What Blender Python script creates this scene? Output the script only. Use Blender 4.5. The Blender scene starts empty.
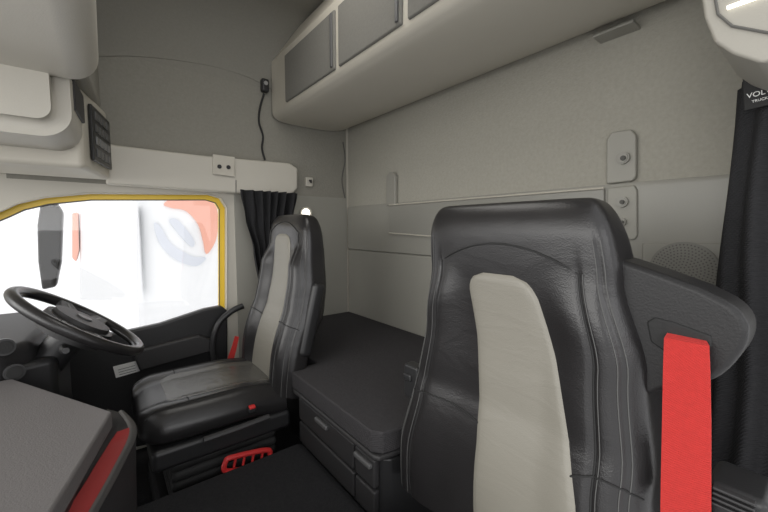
import bpy, bmesh, math, random
from mathutils import Vector, Matrix
random.seed(3)
SC = bpy.context.scene
COL = SC.collection
pi = math.pi
# ------------------------------------------------------------------ camera
F = 360.0
PITCH = math.atan(28/360)
YAW = math.atan(284*math.cos(PITCH)/360)
CAM = Vector((0, 0, 1.15))
s_, c_ = math.sin(YAW), math.cos(YAW)
RIGHT = Vector((c_, -s_, 0))
FWD = Vector((s_*math.cos(PITCH), c_*math.cos(PITCH), -math.sin(PITCH)))
UP = RIGHT.cross(FWD)
cd = bpy.data.cameras.new('camera'); cam = bpy.data.objects.new('camera', cd); COL.objects.link(cam)
cd.sensor_width = 36; cd.lens = F/768*36; cd.clip_start = .02
M4 = Matrix((RIGHT, UP, -FWD)).transposed().to_4x4(); M4.translation = CAM
cam.matrix_world = M4; SC.camera = cam
def P(px, py, ax, v):
    d = FWD + RIGHT*((px-384)/F) + UP*((256-py)/F)
    i = 'xyz'.index(ax)
    return CAM + d*((v-CAM[i])/d[i])
# ------------------------------------------------------------------ materials
def mat(name, col, rough=.5, bump=0, bscale=60, kind='noise', var=0, vscale=6, metal=0, emit=0, spec=.5, wr=(1, .8, 1.7), grain=.2, dist=.012):
    m = bpy.data.materials.new(name); m.use_nodes = True
    nt = m.node_tree; b = nt.nodes['Principled BSDF']
    b.inputs['Base Color'].default_value = (*col, 1); b.inputs['Roughness'].default_value = rough
    b.inputs['Metallic'].default_value = metal; b.inputs['Specular IOR Level'].default_value = spec
    if emit:
        b.inputs['Emission Color'].default_value = (*col, 1); b.inputs['Emission Strength'].default_value = emit
    tc = nt.nodes.new('ShaderNodeTexCoord')
    n = nt.nodes.new('ShaderNodeTexNoise'); n.inputs['Scale'].default_value = vscale; n.inputs['Detail'].default_value = 5
    nt.links.new(tc.outputs['Object'], n.inputs['Vector'])
    r = nt.nodes.new('ShaderNodeMix'); r.data_type = 'RGBA'
    k = var if var else .04
    r.inputs['A'].default_value = (*[c*(1-k) for c in col], 1); r.inputs['B'].default_value = (*[min(1, c*(1+k)) for c in col], 1)
    nt.links.new(n.outputs['Fac'], r.inputs['Factor']); nt.links.new(r.outputs['Result'], b.inputs['Base Color'])
    if bump:
        bp = nt.nodes.new('ShaderNodeBump'); bp.inputs['Strength'].default_value = bump; bp.inputs['Distance'].default_value = .004
        if kind == 'weave':
            w1 = nt.nodes.new('ShaderNodeTexWave'); w1.bands_direction = 'Z'; w1.inputs['Scale'].default_value = bscale; w1.inputs['Distortion'].default_value = 1.5
            w2 = nt.nodes.new('ShaderNodeTexWave'); w2.bands_direction = 'DIAGONAL'; w2.inputs['Scale'].default_value = bscale; w2.inputs['Distortion'].default_value = 1.5
            ad = nt.nodes.new('ShaderNodeMath'); ad.operation = 'ADD'
            for w in (w1, w2): nt.links.new(tc.outputs['Object'], w.inputs['Vector'])
            nt.links.new(w1.outputs['Fac'], ad.inputs[0]); nt.links.new(w2.outputs['Fac'], ad.inputs[1])
            nt.links.new(ad.outputs[0], bp.inputs['Height'])
        elif kind == 'leather':
            # fine grain (voronoi) over soft sideways creases (stretched noise)
            v = nt.nodes.new('ShaderNodeTexVoronoi'); v.inputs['Scale'].default_value = bscale*6
            mp = nt.nodes.new('ShaderNodeMapping'); mp.inputs['Scale'].default_value = wr
            n2 = nt.nodes.new('ShaderNodeTexNoise'); n2.inputs['Scale'].default_value = 11; n2.inputs['Detail'].default_value = 3; n2.inputs['Distortion'].default_value = .9
            ad = nt.nodes.new('ShaderNodeMath'); ad.operation = 'MULTIPLY_ADD'; ad.inputs[1].default_value = grain
            nt.links.new(tc.outputs['Object'], v.inputs['Vector']); nt.links.new(tc.outputs['Object'], mp.inputs['Vector']); nt.links.new(mp.outputs[0], n2.inputs['Vector'])
            nt.links.new(v.outputs['Distance'], ad.inputs[0]); nt.links.new(n2.outputs['Fac'], ad.inputs[2])
            nt.links.new(ad.outputs[0], bp.inputs['Height']); bp.inputs['Distance'].default_value = dist
        else:
            n2 = nt.nodes.new('ShaderNodeTexNoise'); n2.inputs['Scale'].default_value = bscale; n2.inputs['Detail'].default_value = 4
            nt.links.new(tc.outputs['Object'], n2.inputs['Vector']); nt.links.new(n2.outputs['Fac'], bp.inputs['Height'])
        nt.links.new(bp.outputs['Normal'], b.inputs['Normal'])
    return m
FAB = mat('wall_fabric', (.395, .38, .328), .95, .6, 150, var=.12, vscale=80)
FABU = mat('upper_fabric', (.275, .265, .23), .95, .6, 150, var=.11, vscale=80)
FABD = mat('locker_fabric', (.185, .18, .162), .95, .3, 190, var=.1, vscale=90)
PANEL = mat('grey_wall_panel', (.315, .307, .272), .38, .06, 220)
POCK = mat('pocket_grey', (.275, .269, .24), .36, .06, 220)
GRIL = mat('grille_grey', (.24, .234, .21), .5, .06, 220)
PLATE = mat('plate_grey', (.35, .34, .30), .5, .06, 220)
BEIGE = mat('beige_plastic', (.55, .52, .448), .5, .12, 250)
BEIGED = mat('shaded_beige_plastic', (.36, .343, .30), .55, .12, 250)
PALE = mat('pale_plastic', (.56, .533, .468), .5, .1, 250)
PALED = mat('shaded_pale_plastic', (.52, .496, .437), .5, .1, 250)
CEIL = mat('ceiling_cloth', (.265, .256, .224), .95, .3, 190, var=.08, vscale=90)
BLK = mat('black_plastic', (.021, .021, .022), .4, .1, 300)
BLKM = mat('matt_black_plastic', (.032, .031, .032), .52, .15, 300)
BLKS = mat('soft_black_plastic', (.016, .0155, .016), .45, .15, 300, spec=.4)
GROOVE = mat('seam_dark_grey', (.12, .117, .108), .9)  # plain dark grey for gasket, wire, screws and bin seam
HOLE = mat('grille_holes', (.13, .127, .115), .9)
DASH = mat('dash_plastic', (.125, .117, .116), .55, .2, 320)
TRIMG = mat('tray_grey_plastic', (.10, .097, .094), .42, .1, 320)
LEA = mat('black_leather', (.019, .018, .0185), .28, .12, 60, 'leather', grain=.2)
LEAG = mat('grey_leather', (.235, .222, .188), .44, .14, 60, 'leather', wr=(1, .6, 2.2), grain=.1)
LEAD = mat('dark_grey_leather', (.09, .086, .077), .24, .25, 60, 'leather', wr=(2.0, .7, 1), grain=.12)
MATT = mat('mattress_cloth', (.056, .0535, .056), 1.0, .5, 90, 'weave', var=.15, vscale=80, spec=.12)
CUR = mat('dark_curtain_cloth', (.03, .03, .032), .95, .4, 70, 'weave', var=.2, vscale=90, spec=.2)
RED = mat('red_plastic', (.58, .03, .03), .4)
DRED = mat('dull_red_plastic', (.30, .028, .028), .5)
BELT = mat('red_webbing', (.72, .042, .036), .7, .6, 200, 'weave', var=.1, vscale=120)
YEL = mat('yellow_paint', (.85, .58, .05), .35)
RUB = mat('black_rubber', (.015, .015, .015), .7, .2, 200)
CARP = mat('floor_carpet', (.03, .03, .032), 1.0, .6, 250, var=.3, vscale=120, spec=.1)
WHT = mat('white_plastic', (.8, .8, .78), .4)
SILV = mat('silver_metal', (.5, .5, .5), .3, metal=.8)
DGREY = mat('dark_grey_plastic', (.10, .10, .10), .4)
MGREY = mat('button_grey_plastic', (.2, .2, .2), .4)
VENT = mat('vent_plastic', (.03, .03, .031), .4)
THR = mat('grey_thread', (.10, .10, .097), .8)
TWH = mat('white_lorry_paint', (.85, .86, .87), .4)
TOR = mat('red_lorry_paint', (.84, .42, .32), .4)
TBL = mat('blue_lorry_paint', (.66, .69, .75), .4)
LAMP = mat('lamp_diffuser', (1, .95, .84), .4, emit=2.4)
GL = bpy.data.materials.new('window_glass'); GL.use_nodes = True
nt = GL.node_tree; nt.nodes.remove(nt.nodes['Principled BSDF'])
t1 = nt.nodes.new('ShaderNodeBsdfTransparent'); g1 = nt.nodes.new('ShaderNodeBsdfGlossy'); g1.inputs['Roughness'].default_value = .02
mx = nt.nodes.new('ShaderNodeMixShader'); mx.inputs[0].default_value = .05
nt.links.new(t1.outputs[0], mx.inputs[1]); nt.links.new(g1.outputs[0], mx.inputs[2]); nt.links.new(mx.outputs[0], nt.nodes['Material Output'].inputs[0])
# ------------------------------------------------------------------ mesh helpers
WL = {}
def obj(name, bm, m, parent=None, smooth=True, ang=38, label=None, wn=True):
    bmesh.ops.remove_doubles(bm, verts=bm.verts, dist=1e-5)
    bmesh.ops.recalc_face_normals(bm, faces=bm.faces)
    if smooth:
        for f in bm.faces: f.smooth = True
        for e in bm.edges:
            if len(e.link_faces) == 2 and e.calc_face_angle(0) > math.radians(ang): e.smooth = False
    if parent: org = WL[parent.name]
    else:
        xs = [v.co for v in bm.verts]
        org = Vector(((min(v.x for v in xs)+max(v.x for v in xs))/2, (min(v.y for v in xs)+max(v.y for v in xs))/2, min(v.z for v in xs)))
    bmesh.ops.translate(bm, verts=bm.verts, vec=-org)
    me = bpy.data.meshes.new(name); bm.to_mesh(me); bm.free()
    me.materials.append(m)
    o = bpy.data.objects.new(name, me); COL.objects.link(o)
    if smooth and wn and ang < 60:
        md = o.modifiers.new('weighted', 'WEIGHTED_NORMAL'); md.keep_sharp = True; md.weight = 100
    if parent: o.parent = parent
    else: o.location = org
    WL[o.name] = org
    if label: o['label'] = label
    return o
def thing(name, label, cat, loc, group=None):
    o = bpy.data.objects.new(name, None); COL.objects.link(o); o.location = loc; o.empty_display_size = .1
    o['label'] = label; o['category'] = cat
    if group: o['group'] = group
    WL[o.name] = Vector(loc); return o
def tag(o, label, cat, group=None):
    o['label'] = label; o['category'] = cat
    if group: o['group'] = group
    return o
def struct(o, label, cat):
    o['kind'] = 'structure'; o['label'] = label; o['category'] = cat; return o
B = bmesh.new
def merge(bm, t):
    me = bpy.data.meshes.new('tmp'); t.to_mesh(me); t.free(); bm.from_mesh(me); bpy.data.meshes.remove(me)
def rbox(bm, lo, hi, r=.005, seg=3, mtx=None):
    t = B(); bmesh.ops.create_cube(t, size=1)
    lo, hi = Vector(lo), Vector(hi)
    for v in t.verts: v.co = Vector([(lo[i]+hi[i])/2 + v.co[i]*(hi[i]-lo[i]) for i in range(3)])
    if r: bmesh.ops.bevel(t, geom=t.edges[:], offset=min(r, min(hi-lo)*.49), segments=seg, affect='EDGES', profile=.5)
    if mtx: bmesh.ops.transform(t, matrix=mtx, verts=t.verts)
    merge(bm, t)
def prism(bm, pts, vec, r=0, seg=3):
    t = B(); vs = [t.verts.new(p) for p in pts]; f = t.faces.new(vs)
    ex = bmesh.ops.extrude_face_region(t, geom=[f])
    bmesh.ops.translate(t, verts=[g for g in ex['geom'] if isinstance(g, bmesh.types.BMVert)], vec=vec)
    bmesh.ops.recalc_face_normals(t, faces=t.faces)
    if r:
        es = [e for e in t.edges if len(e.link_faces) == 2 and e.calc_face_angle(0) > .15]
        bmesh.ops.bevel(t, geom=es, offset=r, segments=seg, affect='EDGES', profile=.5, clamp_overlap=True)
    merge(bm, t)
def smooth_path(pts, n=8, closed=False):
    pts = [Vector(p) for p in pts]; out = []; L = len(pts)
    for i in range(L if closed else L-1):
        g = (lambda k: pts[k % L]) if closed else (lambda k: pts[max(0, min(L-1, k))])
        p0, p1, p2, p3 = g(i-1), g(i), g(i+1), g(i+2)
        for j in range(n):
            t = j/n
            out.append(.5*((2*p1)+(p2-p0)*t+(2*p0-5*p1+4*p2-p3)*t*t+(3*p1-p0-3*p2+p3)*t**3))
    if not closed: out.append(pts[-1])
    return out
def tube(bm, pts, r, n=10, closed=False):
    pts = [Vector(p) for p in pts]; L = len(pts); rings = []; prev = None
    for i, p in enumerate(pts):
        if closed: t = pts[(i+1) % L]-pts[i-1]
        else: t = pts[min(i+1, L-1)]-pts[max(i-1, 0)]
        t.normalize()
        if prev is None:
            a = Vector((0, 0, 1)) if abs(t.z) < .9 else Vector((1, 0, 0)); u = (a-t*a.dot(t)).normalized()
        else: u = (prev-t*prev.dot(t)).normalized()
        prev = u; w = t.cross(u); rr = r(i/(L-1)) if callable(r) else r
        rings.append([bm.verts.new(p+(u*math.cos(2*pi*k/n)+w*math.sin(2*pi*k/n))*rr) for k in range(n)])
    for i in range(L if closed else L-1):
        a, b = rings[i], rings[(i+1) % L]
        for k in range(n): bm.faces.new((a[k], a[(k+1) % n], b[(k+1) % n], b[k]))
    if not closed: bm.faces.new(rings[0][::-1]); bm.faces.new(rings[-1])
def grid(bm, rows, closed=False):
    V = [[bm.verts.new(p) for p in r] for r in rows]
    for a, b in zip(V, V[1:]):
        n = len(a)
        for k in range(n if closed else n-1): bm.faces.new((a[k], a[(k+1) % n], b[(k+1) % n], b[k]))
    return V
def disc(bm, c, nrm, r, th, n=28, r2=None):
    c = Vector(c); nrm = Vector(nrm).normalized()
    t = B(); bmesh.ops.create_cone(t, cap_ends=True, segments=n, radius1=r, radius2=r if r2 is None else r2, depth=th)
    bmesh.ops.bevel(t, geom=[e for e in t.edges if e.calc_face_angle(0) > 1], offset=min(th, r)*.2, segments=2, affect='EDGES')
    q = Vector((0, 0, 1)).rotation_difference(nrm).to_matrix().to_4x4(); q.translation = c
    bmesh.ops.transform(t, matrix=q, verts=t.verts); merge(bm, t)
def lerp(tab, x, lin=False):
    if x <= tab[0][0]: return tab[0][1]
    for (a, b), (c, d) in zip(tab, tab[1:]):
        if x <= c:
            t = (x-a)/(c-a)
            if not lin: t = t*t*(3-2*t)
            return b+(d-b)*t
    return tab[-1][1]
def sm(a, b, x):
    t = max(0, min(1, (x-a)/(b-a))); return t*t*(3-2*t)
def sp(v, e): return math.copysign(abs(v)**e, v)
def inset(pts, d):
    n = len(pts); out = []
    cx = sum(p[0] for p in pts)/n; cy = sum(p[1] for p in pts)/n
    for i in range(n):
        a, b, c = Vector(pts[i-1]), Vector(pts[i]), Vector(pts[(i+1) % n])
        n1 = Vector((-(b-a).y, (b-a).x)).normalized(); n2 = Vector((-(c-b).y, (c-b).x)).normalized()
        m = (n1+n2).normalized(); m /= max(.5, m.dot(n1))
        if m.dot(Vector((cx, cy))-b) < 0: m = -m
        out.append(b+m*d)
    return out
def holed(bm, outer, inner, vec):
    es = []
    for loop in (outer, inner):
        vs = [bm.verts.new(p) for p in loop]
        es += [bm.edges.new((vs[i], vs[(i+1) % len(vs)])) for i in range(len(vs))]
    r = bmesh.ops.triangle_fill(bm, edges=es, use_beauty=True)
    fs = [g for g in r['geom'] if isinstance(g, bmesh.types.BMFace)]
    ex = bmesh.ops.extrude_face_region(bm, geom=fs)
    bmesh.ops.translate(bm, verts=[g for g in ex['geom'] if isinstance(g, bmesh.types.BMVert)], vec=vec)
# ------------------------------------------------------------------ room shell
XB, YD, ZC = 1.406, 2.2, 2.32
b = B(); rbox(b, (-.9, -.05, -.04), (XB+.03, YD+.05, 0), 0)
struct(obj('floor', b, CARP), 'dark carpeted cab floor below the seats', 'floor')
b = B(); rbox(b, (-.7, .66, 0), (.636, 1.37, .24), .012)
struct(obj('trim_1', b, CARP), 'raised dark tunnel running between the two seats', 'floor tunnel')
b = B(); rbox(b, (XB, -.05, 0), (XB+.03, YD+.05, ZC), 0)
struct(obj('wall_back', b, FAB), 'grey fabric rear wall above the bunk', 'wall')
b = B(); prism(b, [(XB, -.02, .4), (XB-.012, -.02, .4), (XB-.012, -.02, .985), (XB-.005, -.02, .995), (XB-.018, -.02, 1.005), (XB-.018, -.02, 1.285), (XB-.012, -.02, 1.30), (XB, -.02, 1.302)], (0, 2.2, 0))
struct(obj('trim_2', b, PANEL), 'smooth grey lower panel of the rear wall', 'wall panel')
WPX = [(-60, 262), (-45, 232), (-20, 219), (0, 211), (18, 203), (45, 197), (90, 193), (208, 194), (221, 198), (227, 208), (227, 312), (160, 334), (60, 352), (-60, 352)]
hole = [P(x, y, 'y', YD) for x, y in WPX]
b = B()
holed(b, [(-.9, YD, 0), (XB, YD, 0), (XB, YD, ZC), (-.9, YD, ZC)], hole, (0, .05, 0))
struct(obj('wall_left', b, PALE, smooth=False), 'pale side wall of the cab around the driver window', 'wall')
b = B()
prism(b, [(-.3, YD-.006, 1.36), (XB-.02, YD-.006, 1.36), (XB-.02, YD-.006, ZC), (-.3, YD-.006, ZC)], (0, .006, 0))
struct(obj('trim_3', b, FABU), 'dark grey fabric lining of the upper side wall', 'wall panel')
b = B()
prism(b, [(.62, YD-.008, .3), (XB-.02, YD-.008, .3), (XB-.02, YD-.008, 1.36), (.62, YD-.008, 1.36)], (0, .007, 0))
struct(obj('trim_4', b, PANEL), 'grey lower side panel behind the driver seat', 'wall panel')
b = B()
RC = .34
prof = [(-.05, ZC+.03), (-.05, ZC)]
for i in range(13):
    a = pi/2*i/12; prof.append((YD-RC-.006+RC*math.sin(pi/2*i/12), ZC-RC+RC*math.cos(a)))
prof += [(YD+.0, ZC-RC), (YD, ZC+.03)]
prism(b, [(-.9, y, z) for y, z in prof], (XB+.9, 0, 0))
struct(obj('ceiling', b, CEIL), 'dark grey cloth ceiling curving down to the side wall', 'ceiling')
b = B()
edge = smooth_path([P(x, y, 'y', YD-.013) for x, y in [(90, 57), (130, 56), (175, 60), (215, 67), (245, 76), (262, 84), (292, 100)]], 5)
top = [Vector((edge[-1].x, YD-.013, 2.10)), Vector((edge[0].x, YD-.013, 2.10))]
prism(b, edge+top, (0, .009, 0), .0035, 3)
struct(obj('trim_5', b, CEIL, ang=60), 'padded lining ending in a curved edge on the upper side wall', 'ceiling lining')
b = B(); rbox(b, (1.02, -.05, 0), (XB, -.02, ZC), 0)
struct(obj('wall_right', b, FAB), 'grey side wall behind the dark curtain', 'wall')
# window
ins = inset([(v.x, v.z) for v in hole], .030)
b = B(); holed(b, [v+Vector((0, .05, 0)) for v in hole], [Vector((q.x, YD+.05, q.y)) for q in ins], (0, .03, 0))
win = struct(obj('window_1', b, YEL, smooth=False), 'driver side window with yellow painted frame', 'window')
b = B(); tube(b, [(q.x, YD+.05, q.y) for q in ins], .003, 8, True); obj('gasket', b, GROOVE, win)
b = B(); prism(b, [(q.x, YD+.07, q.y) for q in ins], (0, .004, 0)); obj('pane', b, GL, win, smooth=False)
b = B(); tube(b, [v+Vector((0, .0, 0)) for v in hole], .005, 8, True); obj('trim_strip', b, BEIGE, win)
# door
b = B(); prism(b, [P(x, y, 'y', YD-.05) for x, y in [(20, 345), (60, 342), (128, 331), (160, 324), (205, 309), (222, 306), (228, 311), (228, 430), (20, 470)]], (0, .05, 0), .012)
door = struct(obj('door_1', b, BLK), 'black driver door panel under the window', 'door')
b = B(); prism(b, [P(x, y, 'y', YD-.09) for x, y in [(132, 352), (200, 335), (212, 340), (212, 352), (140, 372)]], (0, .05, 0), .012); obj('armrest', b, BLKM, door)
b = B(); prism(b, [P(x, y, 'y', YD-.056) for x, y in [(113, 367), (137, 361), (140, 371), (116, 378)]], (0, .006, 0)); st = obj('sticker', b, WHT, door, label='small white sticker')
b = B()
for k in range(3):
    tube(b, [P(118+k*.7, 370+k*2.4, 'y', YD-.057), P(135+k*.7, 365.5+k*2.4, 'y', YD-.057)], .0012, 6)
obj('print_lines', b, BLKM, st)
b = B(); tube(b, smooth_path([P(x, y, 'y', YD-.1) for x, y in [(243, 306), (232, 311), (219, 323), (213, 340), (214, 358), (220, 372)]]), .017, 10)
tag(obj('grab_handle', b, BLK), 'curved black grab handle between the window and the driver seat', 'handle')
# header panel above window
b = B(); prism(b, [P(x, y, 'y', YD-.07) for x, y in [(106, 143), (118, 145), (200, 155), (290, 163), (298, 168), (298, 188), (292, 195), (236, 193), (106, 184)]], (0, .065, 0), .012)
hd = tag(obj('header_panel', b, PALE), 'pale plastic panel running above the driver window', 'panel')
b = B(); tube(b, [P(236, 180, 'y', YD-.072), P(236, 193, 'y', YD-.072)], .002, 6); obj('seam', b, BLKM, hd)
b = B(); prism(b, [P(x, y, 'y', YD-.084) for x, y in [(213, 154), (235, 157), (235, 177), (213, 174)]], (0, .014, 0), .004)
sk = tag(obj('switch_plate', b, BEIGE), 'small beige switch plate with round buttons on the pale panel', 'switch')
for x in (219.5, 228.5):
    b = B(); disc(b, P(x, 166.5+(x-219)*.08, 'y', YD-.086), (0, 1, 0), .011, .008); obj('button', b, BLK, sk)
# black microphone clip and cable on upper wall
t = thing('microphone', 'small black microphone clipped high on the dark side wall', 'microphone', P(265, 90, 'y', YD-.03))
b = B(); q = P(265, 86, 'y', YD-.035); rbox(b, q+Vector((-.022, -.015, -.035)), q+Vector((.022, .024, .04)), .01); obj('body', b, BLK, t)
b = B(); disc(b, q+Vector((0, -.017, .012)), (0, 1, 0), .012, .006); obj('grille', b, SILV, t)
b = B(); tube(b, smooth_path([P(x, y, 'y', YD-.014-o) for x, y, o in [(264, 94, .012), (260, 108, 0), (259, 122, 0), (263, 136, 0), (262, 148, 0), (265, 160, 0)]]), .006, 8); obj('cable', b, RUB, t)
b = B(); tube(b, smooth_path([P(x, y, 'y', YD-.008) for x, y in [(343, 142), (345, 160), (342, 180), (345, 198)]]), .004, 8)
tag(obj('wire', b, GROOVE), 'thin dark wire in the corner under the rear locker', 'wire')
b = B(); q = P(309, 182, 'y', YD-.02); rbox(b, q+Vector((-.025, -.01, -.03)), q+Vector((.025, .015, .03)), .006)
hk = tag(obj('coat_hook', b, PALE), 'small pale hook plate on the side wall beside the corner', 'hook')
b = B(); tube(b, [q+Vector((0, -.008, .01)), q+Vector((0, -.03, -.005)), q+Vector((0, -.03, .012))], .006, 8); obj('peg', b, BLKM, hk)
t = thing('reading_lamp', 'small lit reading lamp beside the top of the driver seat', 'lamp', P(306, 213, 'y', YD-.02))
b = B(); disc(b, P(306, 213, 'y', YD-.02), (0, 1, 0), .04, .03); obj('housing', b, PALE, t)
b = B(); disc(b, P(306, 213, 'y', YD-.037), (0, 1, 0), .028, .01); obj('diffuser', b, LAMP, t)
# curtain at the driver window
def curtain(rowspec, n, amp, turns, m=160):
    bm = B(); rows = []
    for (c, half, z, ph) in rowspec:
        r = []
        for k in range(m+1):
            u = -1+2*k/m; off = amp*(.7+.3*math.sin(3*u+z*5))*math.sin(turns*u*pi+ph+.9*math.sin(5*u))+.006*math.sin(23*u+9*z)
            r.append(Vector((c[0]+u*half, c[1]+off, z)))
        rows.append(r)
    grid(bm, rows); return bm
rs = []
for i in range(25):
    t_ = i/24; z = 1.365-.62*t_
    half = lerp([(0, .175), (.25, .15), (.55, .11), (1, .085)], t_)
    rs.append(((.80-.01*math.sin(t_*3)+.01*t_, 2.10), half, z, .5*math.sin(4*t_)))
tag(obj('window_curtain', curtain(rs, 0, .032, 7), CUR, ang=180), 'dark gathered curtain hanging below the pale panel beside driver window', 'curtain')
# ------------------------------------------------------------------ rear overhead locker
lip = smooth_path([(.85, 0, 1.85), (.855, 0, 1.828), (.875, 0, 1.809), (.92, 0, 1.797), (1.05, 0, 1.793), (1.22, 0, 1.797), (1.32, 0, 1.812), (1.38, 0, 1.84), (XB-.004, 0, 1.88)], 6)
b = B(); prism(b, [(.95, 0, 2.30), (.875, 0, 2.17), (.85, 0, 2.135)]+[tuple(p) for p in lip]+[(XB-.004, 0, 2.30)], (0, YD-.03, 0))
lk_b = b
lk = thing('overhead_locker', 'long beige overhead locker with dark doors above the bunk', 'locker', (1.13, 1.1, 1.8))
obj('body', lk_b, BEIGE, lk, ang=30)
for y0, y1 in ((1.42, 1.955), (.975, 1.39), (.60, .945)):
    b = B(); rbox(b, (.840, y0, 1.845), (.856, y1, 2.095), .007); d = obj('door', b, FABD, lk)
    b = B(); rbox(b, (.832, y0+.012, 1.857), (.842, y0+.028, 2.085), .004); obj('handle', b, DGREY, d)
b = B(); rbox(b, P(618, 34, 'z', 1.795)+Vector((-.05, -.06, -.004)), P(618, 34, 'z', 1.795)+Vector((.05, .06, .006)), .003)
obj('underside_badge', b, PANEL, lk)
# ------------------------------------------------------------------ rear wall fittings
def wp(x, y, off=0): return P(x, y, 'x', XB-off)
def fixing(label, poly, off, knobs, z0):
    t = thing('wall_bracket_plate', label, 'wall plate', wp(*z0), 'fixing plates on the rear wall')
    b = B(); prism(b, [wp(x, y, off) for x, y in poly], (off-.001, 0, 0), .006); obj('plate', b, PLATE, t)
    for (x, y, r) in knobs:
        b = B(); disc(b, wp(x, y, off+.006), (1, 0, 0), r, .02); k = obj('knob', b, PANEL, t)
        b = B(); disc(b, wp(x, y, off+.018), (1, 0, 0), r*.4, .008); obj('screw', b, GROOVE, k)
fixing('upper rounded grey plate with one round knob on the rear wall', [(606, 140), (611, 132), (631, 129), (636, 135), (636, 176), (632, 181), (606, 184)], .020, [(623, 158, .02)], (620, 183))
fixing('lower grey plate with two round knobs on the rear wall', [(607, 188), (634, 185), (637, 190), (637, 236), (634, 240), (611, 240), (606, 236)], .028, [(622, 202, .018), (622, 222, .013)], (620, 239))
b = B(); prism(b, [wp(x, y, .026) for x, y in [(386, 176), (389, 172), (393, 172), (395, 176), (395, 205), (386, 206)]], (.024, 0, 0), .005)
tag(obj('wall_clip', b, PANEL), 'small upright grey clip on the rear wall near the corner', 'clip')
b = B(); prism(b, [wp(x, y, .03) for x, y in [(389, 206), (604, 189), (604, 236), (440, 237), (389, 233)]], (.029, 0, 0), .004)
ns = tag(obj('document_pocket', b, POCK), 'long shallow grey pocket on the rear wall behind the passenger seat', 'pocket')
b = B(); tube(b, [wp(389, 205, .031), wp(604, 188, .031)], .004, 8); obj('rim', b, BEIGE, ns)
b = B(); tube(b, [wp(389, 233, .031), wp(440, 237, .031)], .004, 8); obj('lower_rim', b, BEIGE, ns)
t = thing('wall_speaker', 'round perforated speaker in the rear wall beside the right curtain', 'speaker', wp(682, 300, .02))
b = B(); prism(b, [wp(x, y, .024) for x, y in [(642, 243), (722, 243), (722, 312), (642, 306)]], (.008, 0, 0), .004); obj('panel', b, PANEL, t)
b = B(); cc = wp(683, 270, .03); disc(b, cc, (1, 0, 0), .085, .008); obj('grille', b, GRIL, t)
b = B()
for i in range(1, 10):
    for k in range(6*i):
        a = 2*pi*k/(6*i)+i; r = .0085*i
        disc(b, cc+Vector((-.0042, r*math.cos(a), r*math.sin(a))), (1, 0, 0), .0022, .001, 6)
obj('perforations', b, HOLE, t)
# ------------------------------------------------------------------ bunk
def plan(pts, z0, z1, r):
    bm = B(); prism(bm, [(p[0], p[1], z0) for p in pts], (0, 0, z1-z0), r, 4); return bm
bk = thing('bunk_base', 'black bunk base with drawer fronts under the mattress', 'bunk', (1.1, 1.1, 0))
obj('body', plan([(1.385, 2.17), (.80, 2.17), (.80, 1.42), (.655, 1.395), (.635, 1.375), (.635, .82), (.655, .80), (.92, .76), (.92, 0), (1.385, 0)], .0, .455, .008), BLK, bk)
obj('ledge', plan([(1.0, 1.45), (.80, 1.43), (.61, 1.395), (.60, 1.375), (.60, .82), (.61, .80), (.89, .76), (1.0, .76)], .462, .480, .007), BLKM, bk)
for y0, y1 in ((.945, 1.355), (.83, .935)):
    for z0, z1 in ((.262, .348), (.358, .450)):
        b = B(); rbox(b, (.614, y0, z0), (.637, y1, z1), .007); d = obj('drawer', b, BLKM, bk)
        if z0 > .3:
            b = B(); ym = (y0+y1)/2; rbox(b, (.602, ym-.045, z1-.03), (.618, ym+.045, z1-.012), .006); obj('handle', b, DGREY, d)
bm = plan([(1.385, 2.17), (.735, 2.17), (.735, 1.415), (.613, 1.413), (.603, 1.403), (.603, .83), (.625, .80), (.92, .745), (.92, 0), (1.385, 0)], .481, .55, .014)
tag(obj('mattress', bm, MATT, ang=50), 'dark grey bunk mattress along the rear wall', 'mattress')
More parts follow.
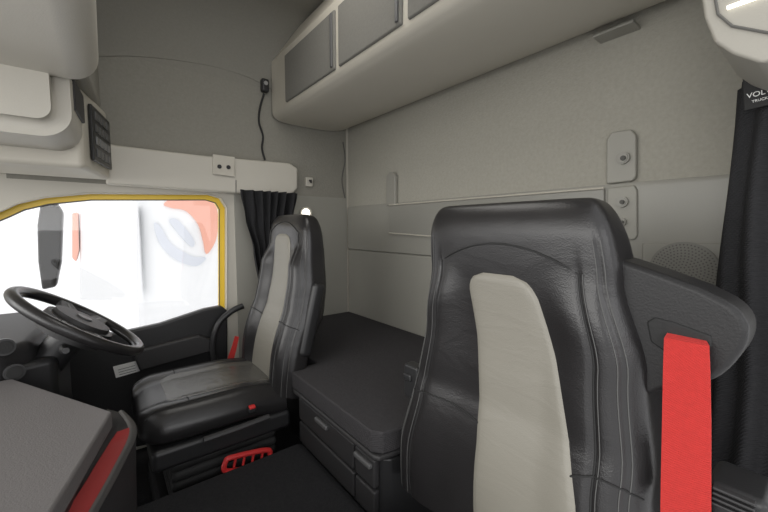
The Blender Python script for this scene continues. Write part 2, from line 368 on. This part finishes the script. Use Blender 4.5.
# ------------------------------------------------------------------ seats
def make_seat(name, label, oy, bx, bz, rec, H, cz, cx0, cx1, cw, ctab, wt, dt, so, sw_, pexp, bolh, chw, chop, CM, T, stv, stop, sarc):
    root = thing(name, label, 'seat', ((cx0+cx1)/2, oy, 0))
    U = Vector((math.sin(rec), 0, math.cos(rec))); N = Vector((-math.cos(rec), 0, math.sin(rec))); Y = Vector((0, 1, 0))
    O = Vector((bx, oy, bz))
    R = .085; ee = 2/pexp
    def kk(h): return math.sqrt(max(0, 1-((h-(H-R))/R)**2)) if h > H-R else 1
    def W(h): return lerp(wt, h)-(1-kk(h))*chop
    def D(h): return lerp(dt, h)*(.35+.65*kk(h)**.7)
    def cy(h): return lerp(ctab, h, True)
    def bol(h, v): return bolh*sm(.35, .68, v)*(1-sm(.82, 1, v))*(1-sm(H*.68, H*.84, h))
    def lean(h): return .035*sm(.45, H, h)+.02*math.sin(min(1, h/.35)*pi)
    def groove(h, v):
        g = math.exp(-((v-.74)/.02)**2)*.005 if h < H*.84 else 0
        return g+math.exp(-((v-stv)/.015)**2)*.003*(1-sm(H*.85, H*.93, h))
    def surf(h, y, off=0):
        w = W(h); v = min(abs(y)/w, .9999)
        n = D(h)/2*(1-v**pexp)**(1/pexp)+bol(h, v)-groove(h, v)
        return O+U*h+N*(n-lerp(dt, h)/2+off+lean(h))+Y*(y+cy(h))
    hs = [H*i/44*.86 for i in range(44)]+[H-R+R*math.sin(pi/2*i/14) for i in range(15) if H-R+R*math.sin(pi/2*i/14) > H*.86*43/44]
    rows = []
    for h in hs:
        r = []
        for k in range(176):
            a = 2*pi*k/176; y = W(h)*sp(math.cos(a), ee); v = abs(y)/W(h); si = math.sin(a)
            n = D(h)/2*sp(si, ee)+((bol(h, v)-groove(h, v)) if si > 0 else 0)
            r.append(O+U*h+N*(n-lerp(dt, h)/2+lean(h))+Y*(y+cy(h)))
        rows.append(r)
    b = B(); V = grid(b, rows, True); b.faces.new(V[0]); b.faces.new(V[-1]); obj('backrest', b, LEA, root, ang=60)
    h0, h1 = 0.0, H*stop
    rows = []
    for i in range(61):
        h = h0+(h1-h0)*i/60; hw = lerp(sw_, h, True)
        k = 1
        if h > h1-.05: k = math.sqrt(max(0, 1-((h-(h1-.05))/.05)**2)); hw = hw-.05*(1-k)
        rows.append([surf(h, lerp(so, h, True)+u*hw, -.004 if abs(u) > .99 else .006*(1-u**8)*(sm(0, .6, k))+.001) for u in [-1+2*j/24 for j in range(25)]])
    b = B(); grid(b, rows); obj('centre_panel', b, LEAG, root, ang=180, label='grey leather centre stripe')
    hh = H*sarc
    def addseam(nm, pts, r, m):
        b = B(); tube(b, pts, r, 6); obj(nm, b, m, root)
    addseam('seam', smooth_path([surf(hh-.035+.05*(1-u*u), u*.74*W(hh-.035), .001) for u in [-1+j/6 for j in range(13)]], 3), .0022, RUB)
    for sg in (-1, 1):
        addseam('seam', [surf(h, sg*W(h)*.74, .001) for h in [(hh-.035)*j/40 for j in range(41)]], .0022, RUB)
        addseam('seam', [surf(H*.36+.02*math.sin(u*3), (lerp(so, H*.36)+sg*.10)*(1-u)+sg*W(.28)*.97*u, .001) for u in [j/14 for j in range(15)]], .0022, RUB)
        for q in (-.006, .006):
            addseam('stitching', [surf(h, sg*(W(h)*stv+q), .0008) for h in [H*.9*j/50 for j in range(51)]], .001, THR)
        addseam('stitching', [surf(h, sg*(W(h)*.74+.008), .0008) for h in [(hh-.035)*j/40 for j in range(41)]], .0009, THR)
    rows = []
    for i in range(21):
        h = .02+(H*.8)*i/20
        rows.append([O+U*h+N*(-lerp(dt, h)-.018*(1-abs(u)**6)+lean(h)+.012)+Y*(u*W(h)*.9+cy(h)) for u in [-1+2*j/16 for j in range(17)]])
    b = B(); grid(b, rows); obj('back_shell', b, BLKM, root)
    # cushion
    L = cx1-cx0; rows = []
    def ck(x): return math.sqrt(max(0, 1-((.09-(x-cx0))/.09)**2)) if x-cx0 < .09 else 1
    def cw_(x): return cw*lerp([(0, .95), (.5, 1.0), (1, .97)], (x-cx0)/L)-(1-ck(x))*.07
    def cT(x): return T*(.3+.7*ck(x))
    def cb(v): return .024*sm(.4, .7, v)*(1-sm(.80, 1, v))
    def mid(x): return cz-T/2+.02*sm(.0, .35, 1-(x-cx0)/L)-.01
    def ctop(x, y, off=0):
        v = min(abs(y)/cw_(x), .9999); return Vector((x, oy+y, mid(x)+cT(x)/2*(1-v**3)**(1/3)+cb(v)+off))
    xs = [cx0+.09*(1-math.cos(pi/2*i/10)) for i in range(10)]+[cx0+.09+(L-.09)*i/16 for i in range(17)]
    for x in xs:
        r = []
        for k in range(64):
            a = 2*pi*k/64; e = 2/3; y = cw_(x)*sp(math.cos(a), e); si = math.sin(a)
            r.append(Vector((x, oy+y, mid(x)+cT(x)/2*sp(si, e)+(cb(abs(y)/cw_(x)) if si > 0 else 0))))
        rows.append(r)
    b = B(); V = grid(b, rows, True); b.faces.new(V[0]); b.faces.new(V[-1]); obj('cushion', b, LEA, root, ang=60)
    rows = []
    for i in range(41):
        x = cx0+.10+(L-.11)*i/40; hw = chw
        if i < 6: hw -= .04*(1-math.sqrt(1-((6-i)/6)**2))
        rows.append([ctop(x, u*hw, -.004 if abs(u) > .99 else .005*(1-u**8)*sm(0, 5, i)+.001) for u in [-1+2*j/20 for j in range(21)]])
    b = B(); grid(b, rows); obj('cushion_panel', b, CM, root, ang=180, label='grey leather cushion stripe')
    for sg in (-1, 1):
        addseam('cushion_seam', [ctop(x, sg*.19, .001) for x in [cx0+.02+(L-.03)*j/24 for j in range(25)]], .0022, RUB)
    addseam('cushion_seam', [ctop(cx0+.16, -.19+.38*j/16, .001) for j in range(17)], .0022, RUB)
    b = B(); zc_ = cz-T-.005
    rbox(b, (cx0+.03, oy-cw+.01, zc_-.05), (cx1+.02, oy+cw-.01, zc_+.03), .02); obj('seat_pan', b, BLK, root)
    b = B(); n = 5; zt = zc_-.05
    for k in range(n):
        za = .10+(zt-.10)*k/n; zb_ = .10+(zt-.10)*(k+1)/n
        rbox(b, (cx0+.09, oy-cw+.045, za-.002), (cx1-.03, oy+cw-.045, zb_+.002), .018)
    obj('bellows', b, RUB, root)
    b = B(); rbox(b, (cx0+.05, oy-cw+.02, 0), (cx1, oy+cw-.02, .105), .015); obj('base', b, BLK, root)
    return root, surf
ds, dsurf = make_seat('driver_seat', 'black leather driver seat with grey centre stripe facing the steering wheel', 1.655, .57, .44, math.radians(12), .79, .485, .07, .585, .255, [(0, 0), (1, 0)],
    [(0, .265), (.12, .272), (.28, .268), (.45, .256), (.64, .225), (.8, .205)], [(0, .11), (.15, .115), (.35, .14), (.6, .13), (.8, .11)], [(0, 0), (1, 0)], [(0, .13), (.3, .112), (.7, .09)], 4.2, .038, .15, .06, LEAD, .13, .93, .875, .93)
b = B(); q0 = P(252, 405, 'y', 1.39); rbox(b, q0+Vector((-.016, -.009, -.03)), q0+Vector((.016, .01, -.008)), .006); q = obj('buckle', b, BLK, ds)
b = B(); rbox(b, q0+Vector((-.012, -.01, -.014)), q0+Vector((.012, .011, -.002)), .004); obj('buckle_button', b, RED, q)
b = B(); tube(b, [(.26, 1.392, .38), (.38, 1.386, .385), (.50, 1.388, .39)], .012, 8); obj('adjust_lever', b, BLKM, ds)
# red belt webbing at the door side of the driver seat
b = B(); rows = []
for x, y, w_ in [(237, 336, 2), (234, 348, 2.5), (231, 358, 3), (228, 366, 3)]:
    rows.append([P(x-w_, y, 'y', 1.945), P(x+w_, y+1, 'y', 1.945)])
grid(b, rows); ex = bmesh.ops.extrude_face_region(b, geom=b.faces[:]); bmesh.ops.translate(b, verts=[g for g in ex['geom'] if isinstance(g, bmesh.types.BMVert)], vec=(0, .003, 0))
obj('seat_belt', b, BELT, ds, label='short visible length of red belt')
b = B(); mt = Matrix.Translation((.665, 1.392, .62)) @ Matrix.Rotation(math.radians(14), 4, 'Y')
rbox(b, (-.03, -.018, -.02), (.03, .03, .30), .02, 3, mt); obj('armrest', b, BLK, ds)
t = thing('release_handle', 'red looped handle low on the side of the driver seat base', 'handle', P(247, 474, 'y', 1.372))
b = B(); pts = [P(x, y, 'y', 1.372) for x, y in [(226, 471), (226, 461), (233, 457), (266, 450), (270, 455), (268, 463), (250, 467)]]
tube(b, smooth_path(pts, 6, True), .010, 8, True); obj('loop', b, RED, t)
for k in range(4):
    b = B(); tube(b, [P(236+k*9, 456-k*2, 'y', 1.372), P(234+k*9, 467-k*2, 'y', 1.372)], .005, 8); obj('rib', b, RED, t)
ps, psurf = make_seat('passenger_seat', 'large black leather passenger seat with grey centre stripe and red belt', .445, .665, .40, math.radians(4), .81, .38, .14, .66, .25, [(0, .025), (.5, .012), (.8, .032)],
    [(0, .325), (.12, .32), (.3, .29), (.5, .264), (.66, .23), (.8, .217)], [(0, .20), (.3, .185), (.6, .165), (.8, .13)], [(0, -.11), (.25, -.08), (.62, .0), (.8, .015)], [(0, .14), (.25, .12), (.62, .09)], 6, .018, .11, .038, LEAG, .15, .90, .80, .865)
# belt housing, belt
b = B(); prism(b, [P(x, y, 'x', .735) for x, y in [(604, 256), (622, 260), (660, 273), (700, 288), (732, 304), (746, 318), (750, 333), (745, 350), (731, 368), (716, 380), (700, 384), (680, 386), (650, 396), (610, 390)]], (.085, 0, 0), .02, 5)
wg = obj('belt_housing', b, BLKS, ps, label='wide dark padded shoulder housing', ang=50)
b = B(); prism(b, [P(x, y, 'x', .732) for x, y in [(646, 322), (654, 317), (674, 322), (712, 336), (712, 348), (664, 352), (650, 342)]], (.02, 0, 0), .004, 3)
obj('belt_slot', b, RUB, wg)
rows = []
for (l, r, y, x) in [((667), (706), 333, .730), (664, 709, 338, .716), (663, 710, 370, .705), (662, 711, 420, .698), (661, 711, 470, .69), (660, 711, 530, .68), (660, 711, 640, .66)]:
    rows.append([P(l+(r-l)*k/6, y+(k/6)*8*(1 if y < 350 else .3), 'x', x) for k in range(7)])
b = B(); grid(b, rows); ex = bmesh.ops.extrude_face_region(b, geom=b.faces[:]); bmesh.ops.translate(b, verts=[g for g in ex['geom'] if isinstance(g, bmesh.types.BMVert)], vec=(.003, 0, 0))
obj('seat_belt', b, BELT, ps, label='wide red seat belt webbing')
b = B(); q = P(735, 500, 'x', .74)
rbox(b, q+Vector((-.04, -.04, -.06)), q+Vector((.05, .03, .035)), .012); rbox(b, q+Vector((-.05, .0, -.05)), q+Vector((.03, .06, -.01)), .01)
an = obj('belt_anchor', b, BLK, ps)
for k in range(4):
    b = B(); rbox(b, q+Vector((-.047, -.025, .004+k*.008)), q+Vector((-.036, .02, .008+k*.008)), .0015); obj('rib', b, BLKM, an)
b = B(); q = P(412, 378, 'x', .70)
rbox(b, q+Vector((-.018, -.04, -.055)), q+Vector((.02, .018, .045)), .008); rbox(b, q+Vector((-.026, -.02, .0)), q+Vector((.0, .012, .02)), .005)
obj('recline_lever', b, BLK, ps)
# ------------------------------------------------------------------ steering wheel
wc = P(81, 322, 'y', 1.60); tl = math.radians(37)
nv = Vector((math.sin(tl), 0, math.cos(tl))); e1 = Vector((math.cos(tl), 0, -math.sin(tl))); e2 = Vector((0, 1, 0))
sw = thing('steering_wheel', 'black steering wheel in front of the driver window', 'steering wheel', wc-nv*.3)
b = B(); tube(b, [wc+(e1*math.cos(a)+e2*math.sin(a))*.199 for a in [2*pi*k/64 for k in range(64)]], .0175, 14, True); obj('rim', b, LEA, sw, ang=180)
b = B(); disc(b, wc-nv*.02, nv, .115, .07, 36, .10); hb = obj('hub', b, BLKM, sw)
b = B(); disc(b, wc+nv*.017, nv, .024, .006); obj('emblem', b, DGREY, hb)
for a in (0.35, -0.35, pi-.35, pi+.35):
    a += pi/2
    dv = e1*math.cos(a)+e2*math.sin(a); pv = nv.cross(dv)
    b = B()
    prism(b, [wc+dv*.05+pv*.045-nv*.03, wc+dv*.05-pv*.045-nv*.03, wc+dv*.192-pv*.022-nv*.012, wc+dv*.192+pv*.022-nv*.012], nv*.025, .006)
    sp_ = obj('spoke', b, BLKM, sw)
    b = B(); tube(b, [wc+dv*.125+nv*.0, wc+dv*.165+nv*.006], .007, 8); obj('spoke_insert', b, DGREY, sp_)
b = B(); tube(b, [wc-nv*.05, wc-nv*.32], .05, 16); obj('column', b, BLK, sw)
b = B(); tube(b, smooth_path([wc-nv*.08+e2*-.04, wc-nv*.07-e2*.13, wc-nv*.05-e2*.2]), .009, 8); obj('stalk', b, BLK, sw)
# ------------------------------------------------------------------ dashboard
da = thing('dashboard', 'dark grey dashboard wrapping around the steering wheel', 'dashboard', (-.4, 1.2, 0))
A1 = P(112, 411, 'z', .72); A2 = P(58, 500, 'z', .72); dv = (A2-A1)
C1 = A1+dv*1.9
ox = Vector((-.02, 0, 0))
obj('centre_top', plan([(-.217, 1.446), A1, C1, (-.9, C1.y), (-.9, 1.446)], .68, .72, .006), DASH, da)
obj('lower_body', plan([(-.24, 1.43), A1+ox, C1+ox, (-.88, C1.y), (-.88, 1.43)], .24, .68, .01), BLK, da)
obj('instrument_hood', plan([(-.9, 1.45), (-.25, 1.45), (-.18, 1.55), (-.16, 1.8), (-.22, 2.13), (-.9, 2.13)], .3, .80, .03), BLKM, da)
ip = obj('instrument_panel', plan([(-.27, 1.48), (-.13, 1.52), (-.11, 1.76), (-.2, 1.8)], .5, .74, .02), BLK, da)
for x, y in ((4, 347), (14, 372)):
    b = B(); c0 = P(x, y, 'y', 1.47); disc(b, c0, (.25, -1, .1), .024, .03); k = obj('air_vent', b, VENT, da)
    b = B(); disc(b, c0+Vector((.004, -.014, .002)), (.25, -1, .1), .018, .008); obj('louvre', b, RUB, k)
# sloped tray side with a red lined slot
L0 = smooth_path([P(107, 409, 'z', .70), P(104, 430, 'z', .70), P(80, 468, 'z', .70), P(54, 512, 'z', .70), P(20, 570, 'z', .70)])
L1 = smooth_path([P(122, 413, 'z', .665), P(136, 432, 'z', .62), P(120, 470, 'z', .60), P(92, 520, 'z', .59), P(56, 585, 'z', .59)])
def strip(f0, f1, off=0, s0=0, s1=1, n=6):
    rows = []; m = len(L0)
    for i in range(m):
        if not s0 <= i/(m-1) <= s1: continue
        a, c = L0[i], L1[i]; tt = (L0[min(i+1, m-1)]-L0[max(i-1, 0)]).normalized()
        nn = (c-a).cross(tt).normalized()
        if nn.z < 0: nn = -nn
        rows.append([a+(c-a)*(f0+(f1-f0)*k/n)+nn*(off*(1 if 0 < k < n else 0)) for k in range(n+1)])
    return rows
# side skin with a sunken channel (the open recess) between the top edge and the rim
rows = []
m_ = len(L0)
for i in range(m_):
    a, c = L0[i], L1[i]; s = i/(m_-1)
    tt = (L0[min(i+1, m_-1)]-L0[max(i-1, 0)]).normalized(); nn = (c-a).cross(tt).normalized()
    if nn.z < 0: nn = -nn
    dp = .028*sm(.12, .3, s)
    r = [a]
    for f, k in ((.12, 0), (.18, .6), (.26, 1), (.45, 1), (.58, .8), (.70, .15), (.74, 0), (1, 0)):
        r.append(a+(c-a)*f-nn*dp*k)
    r += [c+Vector((-.004, 0, -.10)), c+Vector((-.01, 0, -.30))]
    rows.append(r)
b = B(); V = grid(b, rows); dr = obj('tray_side', b, BLKM, da, ang=60)
b = B(); rl = []
for i in range(m_):
    a, c = L0[i], L1[i]; s = i/(m_-1)
    if s < .2: continue
    tt = (L0[min(i+1, m_-1)]-L0[max(i-1, 0)]).normalized(); nn = (c-a).cross(tt).normalized()
    if nn.z < 0: nn = -nn
    dp = .028*sm(.12, .3, s)
    rl.append([a+(c-a)*f-nn*(dp*k-.0025) for f, k in ((.52, .89), (.58, .8), (.70, .15), (.735, 0))])
grid(b, rl); obj('red_liner', b, DRED, dr, ang=180, label='red lining of the slot')
b = B(); rows = strip(.735, .98, .007, .0, 1, 8); grid(b, rows); obj('grab_rim', b, TRIMG, dr, ang=180, label='grey rim of the slot')
# ------------------------------------------------------------------ overhead front shelf
sh = thing('overhead_shelf', 'pale overhead front shelf with black radio unit at its end', 'shelf', (-.4, 1.2, 1.38))
def curved_bin(x0, x1a, x1b, ya, yb, za, zb, r, nm, m, bev):
    prof = [(x0, zb), (x0, za)]
    for i in range(9):
        a = -pi/2+pi/2*i/8; prof.append((-r+r*math.cos(a), za+r+r*math.sin(a)))
    prof.append((0, zb))
    rows = []
    for i in range(9):
        s = i/8
        y = ya+(yb-ya)*s
        xx = x1a+(x1b-x1a)*s
        rows.append([Vector((x if j < 2 else x+xx, y, z)) for j, (x, z) in enumerate(prof)])
    bm = B(); V = grid(bm, rows, True); bm.faces.new(V[0]); bm.faces.new(V[-1])
    bmesh.ops.recalc_face_normals(bm, faces=bm.faces)
    bmesh.ops.bevel(bm, geom=[e for e in bm.edges if len(e.link_faces) == 2 and e.calc_face_angle(0) > 1.0], offset=bev, segments=5, affect='EDGES', clamp_overlap=True)
    return obj(nm, bm, m, sh, ang=50)
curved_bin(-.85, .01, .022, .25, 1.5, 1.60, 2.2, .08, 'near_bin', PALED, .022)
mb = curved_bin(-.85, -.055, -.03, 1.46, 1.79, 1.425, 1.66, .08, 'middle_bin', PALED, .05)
obj('end_bin', plan([(-.85, 1.76), (-.035, 1.76), (.05, 2.12), (-.85, 2.12)], 1.37, 1.68, .02), BEIGE, sh)
obj('upper_end_bin', plan([(-.85, 1.45), (-.02, 1.45), (.03, 2.12), (-.85, 2.12)], 1.66, 2.25, .03), FABU, sh)
b = B(); prism(b, [(-.015, 1.83, 1.415), (.045, 2.09, 1.415), (.045, 2.09, 1.63), (-.015, 1.83, 1.63)], (.012, -.004, 0), .004); rd = obj('radio_unit', b, BLK, sh)
for k in range(4):
    for j in range(4):
        s0, s1 = .12+j*.2, .27+j*.2
        za = 1.435+k*.048
        b = B(); prism(b, [(-.004+.06*s0, 1.825+.26*s0, za), (-.004+.06*s1, 1.825+.26*s1, za), (-.004+.06*s1, 1.825+.26*s1, za+.03), (-.004+.06*s0, 1.825+.26*s0, za+.03)], (.005, -.0015, 0), .0015)
        obj('button', b, MGREY if k == 1 else DGREY, rd)
b = B(); prism(b, [(-.054, 1.56, 1.53), (-.036, 1.74, 1.53), (-.036, 1.74, 1.63), (-.054, 1.56, 1.63)], (.012, -.002, 0), .004); obj('switch_bank', b, BLKM, sh)
# ------------------------------------------------------------------ right side
t = thing('side_bin', 'beige side bin with lit lamp at the top right', 'bin', (1.0, .05, 1.5))
bp = [P(x, y, 'x', .84) for x, y in [(699, -16), (704, 18), (714, 42), (732, 54), (760, 63)]]
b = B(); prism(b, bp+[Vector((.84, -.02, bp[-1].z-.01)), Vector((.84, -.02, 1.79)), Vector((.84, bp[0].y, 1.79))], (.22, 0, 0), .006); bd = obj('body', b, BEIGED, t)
b = B(); tube(b, [P(x, y, 'x', .838) for x, y in [(714, -8), (718, 14), (732, 26), (775, 34)]], .0022, 6); obj('seam', b, GROOVE, t)
b = B(); qa, qb = P(727, 6, 'x', .835), P(775, -8, 'x', .835); rbox(b, (.834, qb.y, qa.z), (.848, qa.y, qb.z), .005); obj('lamp_lens', b, LAMP, t)
rows = []
bm = B()
for i in range(31):
    t_ = i/30; z = 1.47-.91*t_; rr = lerp([(0, .085), (.5, .10), (1, .105)], t_); r = []
    for k in range(96):
        a = 2*pi*k/96; f = 1+.10*math.sin(9*a+1.2*math.sin(2*t_*3))
        r.append(Vector((1.19+rr*1.15*f*math.cos(a), .098+rr*f*math.sin(a)*.8, z)))
    rows.append(r)
V = grid(bm, rows, True); bm.faces.new(V[0]); bm.faces.new(V[-1])
tag(obj('side_curtain', bm, CUR, ang=180), 'dark woven curtain bunched at the right edge beside passenger seat', 'curtain')
q = P(767, 88, 'x', 1.06)
tg = thing('fabric_tag', 'black tag with white lettering at the top of right curtain', 'tag', q)
TM = Matrix.Translation(q) @ Matrix.Rotation(math.radians(-5), 4, 'X')
b = B(); rbox(b, (0, -.05, -.034), (.006, .034, .035), .002, 3, TM); tb = obj('cloth', b, RUB, tg)
def text(body, size, off, parent, m, name='lettering'):
    cu = bpy.data.curves.new('t', 'FONT'); cu.body = body; cu.size = size; cu.extrude = .0006
    to = bpy.data.objects.new('t', cu); COL.objects.link(to)
    bpy.context.view_layer.update()
    me = bpy.data.meshes.new_from_object(to.evaluated_get(bpy.context.evaluated_depsgraph_get()))
    bpy.data.objects.remove(to); bm = B(); bm.from_mesh(me); bpy.data.meshes.remove(me)
    R4 = TM @ Matrix(((0, 0, -1, off[0]), (-1, 0, 0, off[1]), (0, 1, 0, off[2]), (0, 0, 0, 1)))
    bmesh.ops.transform(bm, matrix=R4, verts=bm.verts)
    return obj(name, bm, m, parent, smooth=False)
text('VOLVO', .014, (-.0012, .029, -.011), tg, WHT)
text('TRUCKS', .007, (-.0012, .022, -.022), tg, WHT)
# ------------------------------------------------------------------ floor mat
b = B(); rbox(b, (.0, .68, .24), (.612, 1.365, .244), .0015)
tag(obj('floor_mat', b, CARP), 'dark carpet mat between driver seat and bunk', 'mat')
# ------------------------------------------------------------------ outside
t = thing('parked_lorry', 'pale lorry with red and blue markings seen outside the window', 'lorry', P(150, 400, 'y', 6.5))
b = B(); a0, a1 = P(140, 190, 'y', 6.5), P(232, 430, 'y', 6.5)
rbox(b, (a0.x, 6.5, a1.z), (a1.x+1.5, 8.5, 2.6), .35, 6); obj('cab', b, TWH, t)
def blob(pts): return smooth_path([P(x, y, 'y', 6.47) for x, y in pts], 6, True)
b = B(); prism(b, blob([(164, 204), (176, 197), (200, 196), (216, 206), (217, 236), (207, 254), (203, 240), (198, 224), (186, 211), (172, 208)]), (0, .04, 0)); obj('red_panel', b, TOR, t)
b = B(); prism(b, blob([(154, 224), (160, 226), (172, 244), (192, 256), (206, 258), (196, 266), (176, 260), (160, 244)]), (0, .04, 0)); obj('blue_panel', b, TBL, t)
b = B(); prism(b, blob([(170, 222), (178, 220), (194, 240), (190, 246)]), (0, .04, 0)); obj('blue_stripe', b, TBL, t)
b = B(); prism(b, [P(x, y, 'y', 6.5) for x, y in [(80, 205), (138, 205), (138, 300), (80, 300)]], (0, .5, 0), .02); obj('trailer', b, TWH, t)
b = B(); prism(b, [P(x, y, 'y', 6.46) for x, y in [(72, 213), (78, 212), (79, 250), (76, 262), (72, 258)]], (0, .5, 0), .02); obj('end_post', b, TOR, t)
t = thing('wing_mirror', 'black wing mirror outside the driver window', 'mirror', P(50, 290, 'y', 2.6))
b = B(); prism(b, [P(x, y, 'y', 2.6) for x, y in [(40, 205), (58, 204), (63, 212), (61, 262), (56, 287), (42, 290), (38, 262), (37, 225)]], (0, .09, 0), .012); obj('housing', b, BLK, t)
b = B(); tube(b, smooth_path([P(52, 214, 'y', 2.64), P(54, 204, 'y', 2.6), P(56, 196, 'y', 2.5), P(56, 190, 'y', 2.3)]), .02, 8); obj('arm', b, BLK, t)
# ------------------------------------------------------------------ light
w = bpy.data.worlds.new('world'); SC.world = w; w.use_nodes = True
bg = w.node_tree.nodes['Background']; bg.inputs[0].default_value = (.99, .99, 1, 1); bg.inputs[1].default_value = 1.2
def area(name, loc, tgt, size, power, col=(1, 1, 1)):
    l = bpy.data.lights.new(name, 'AREA'); l.shape = 'RECTANGLE'; l.size, l.size_y = size; l.energy = power; l.color = col
    o = bpy.data.objects.new(name, l); COL.objects.link(o); o.location = loc
    o.rotation_euler = (Vector(tgt)-Vector(loc)).to_track_quat('-Z', 'Y').to_euler(); return o
area('door_light', (-.6, -2.4, 1.8), (.9, 1.2, 1.0), (2.4, 1.4), 20)
area('windscreen_light', (-2.2, .9, 1.6), (.8, 1.1, .9), (3.6, 1.3), 55, (1, .985, .95))
area('added_fill', (.42, 1.15, 2.28), (.62, 1.2, .5), (.6, .8), 5, (1, .97, .92))  # added overhead fill that evens out the shade on the mattress
SC.view_settings.view_transform = 'Standard'
SC.view_settings.look = 'None'
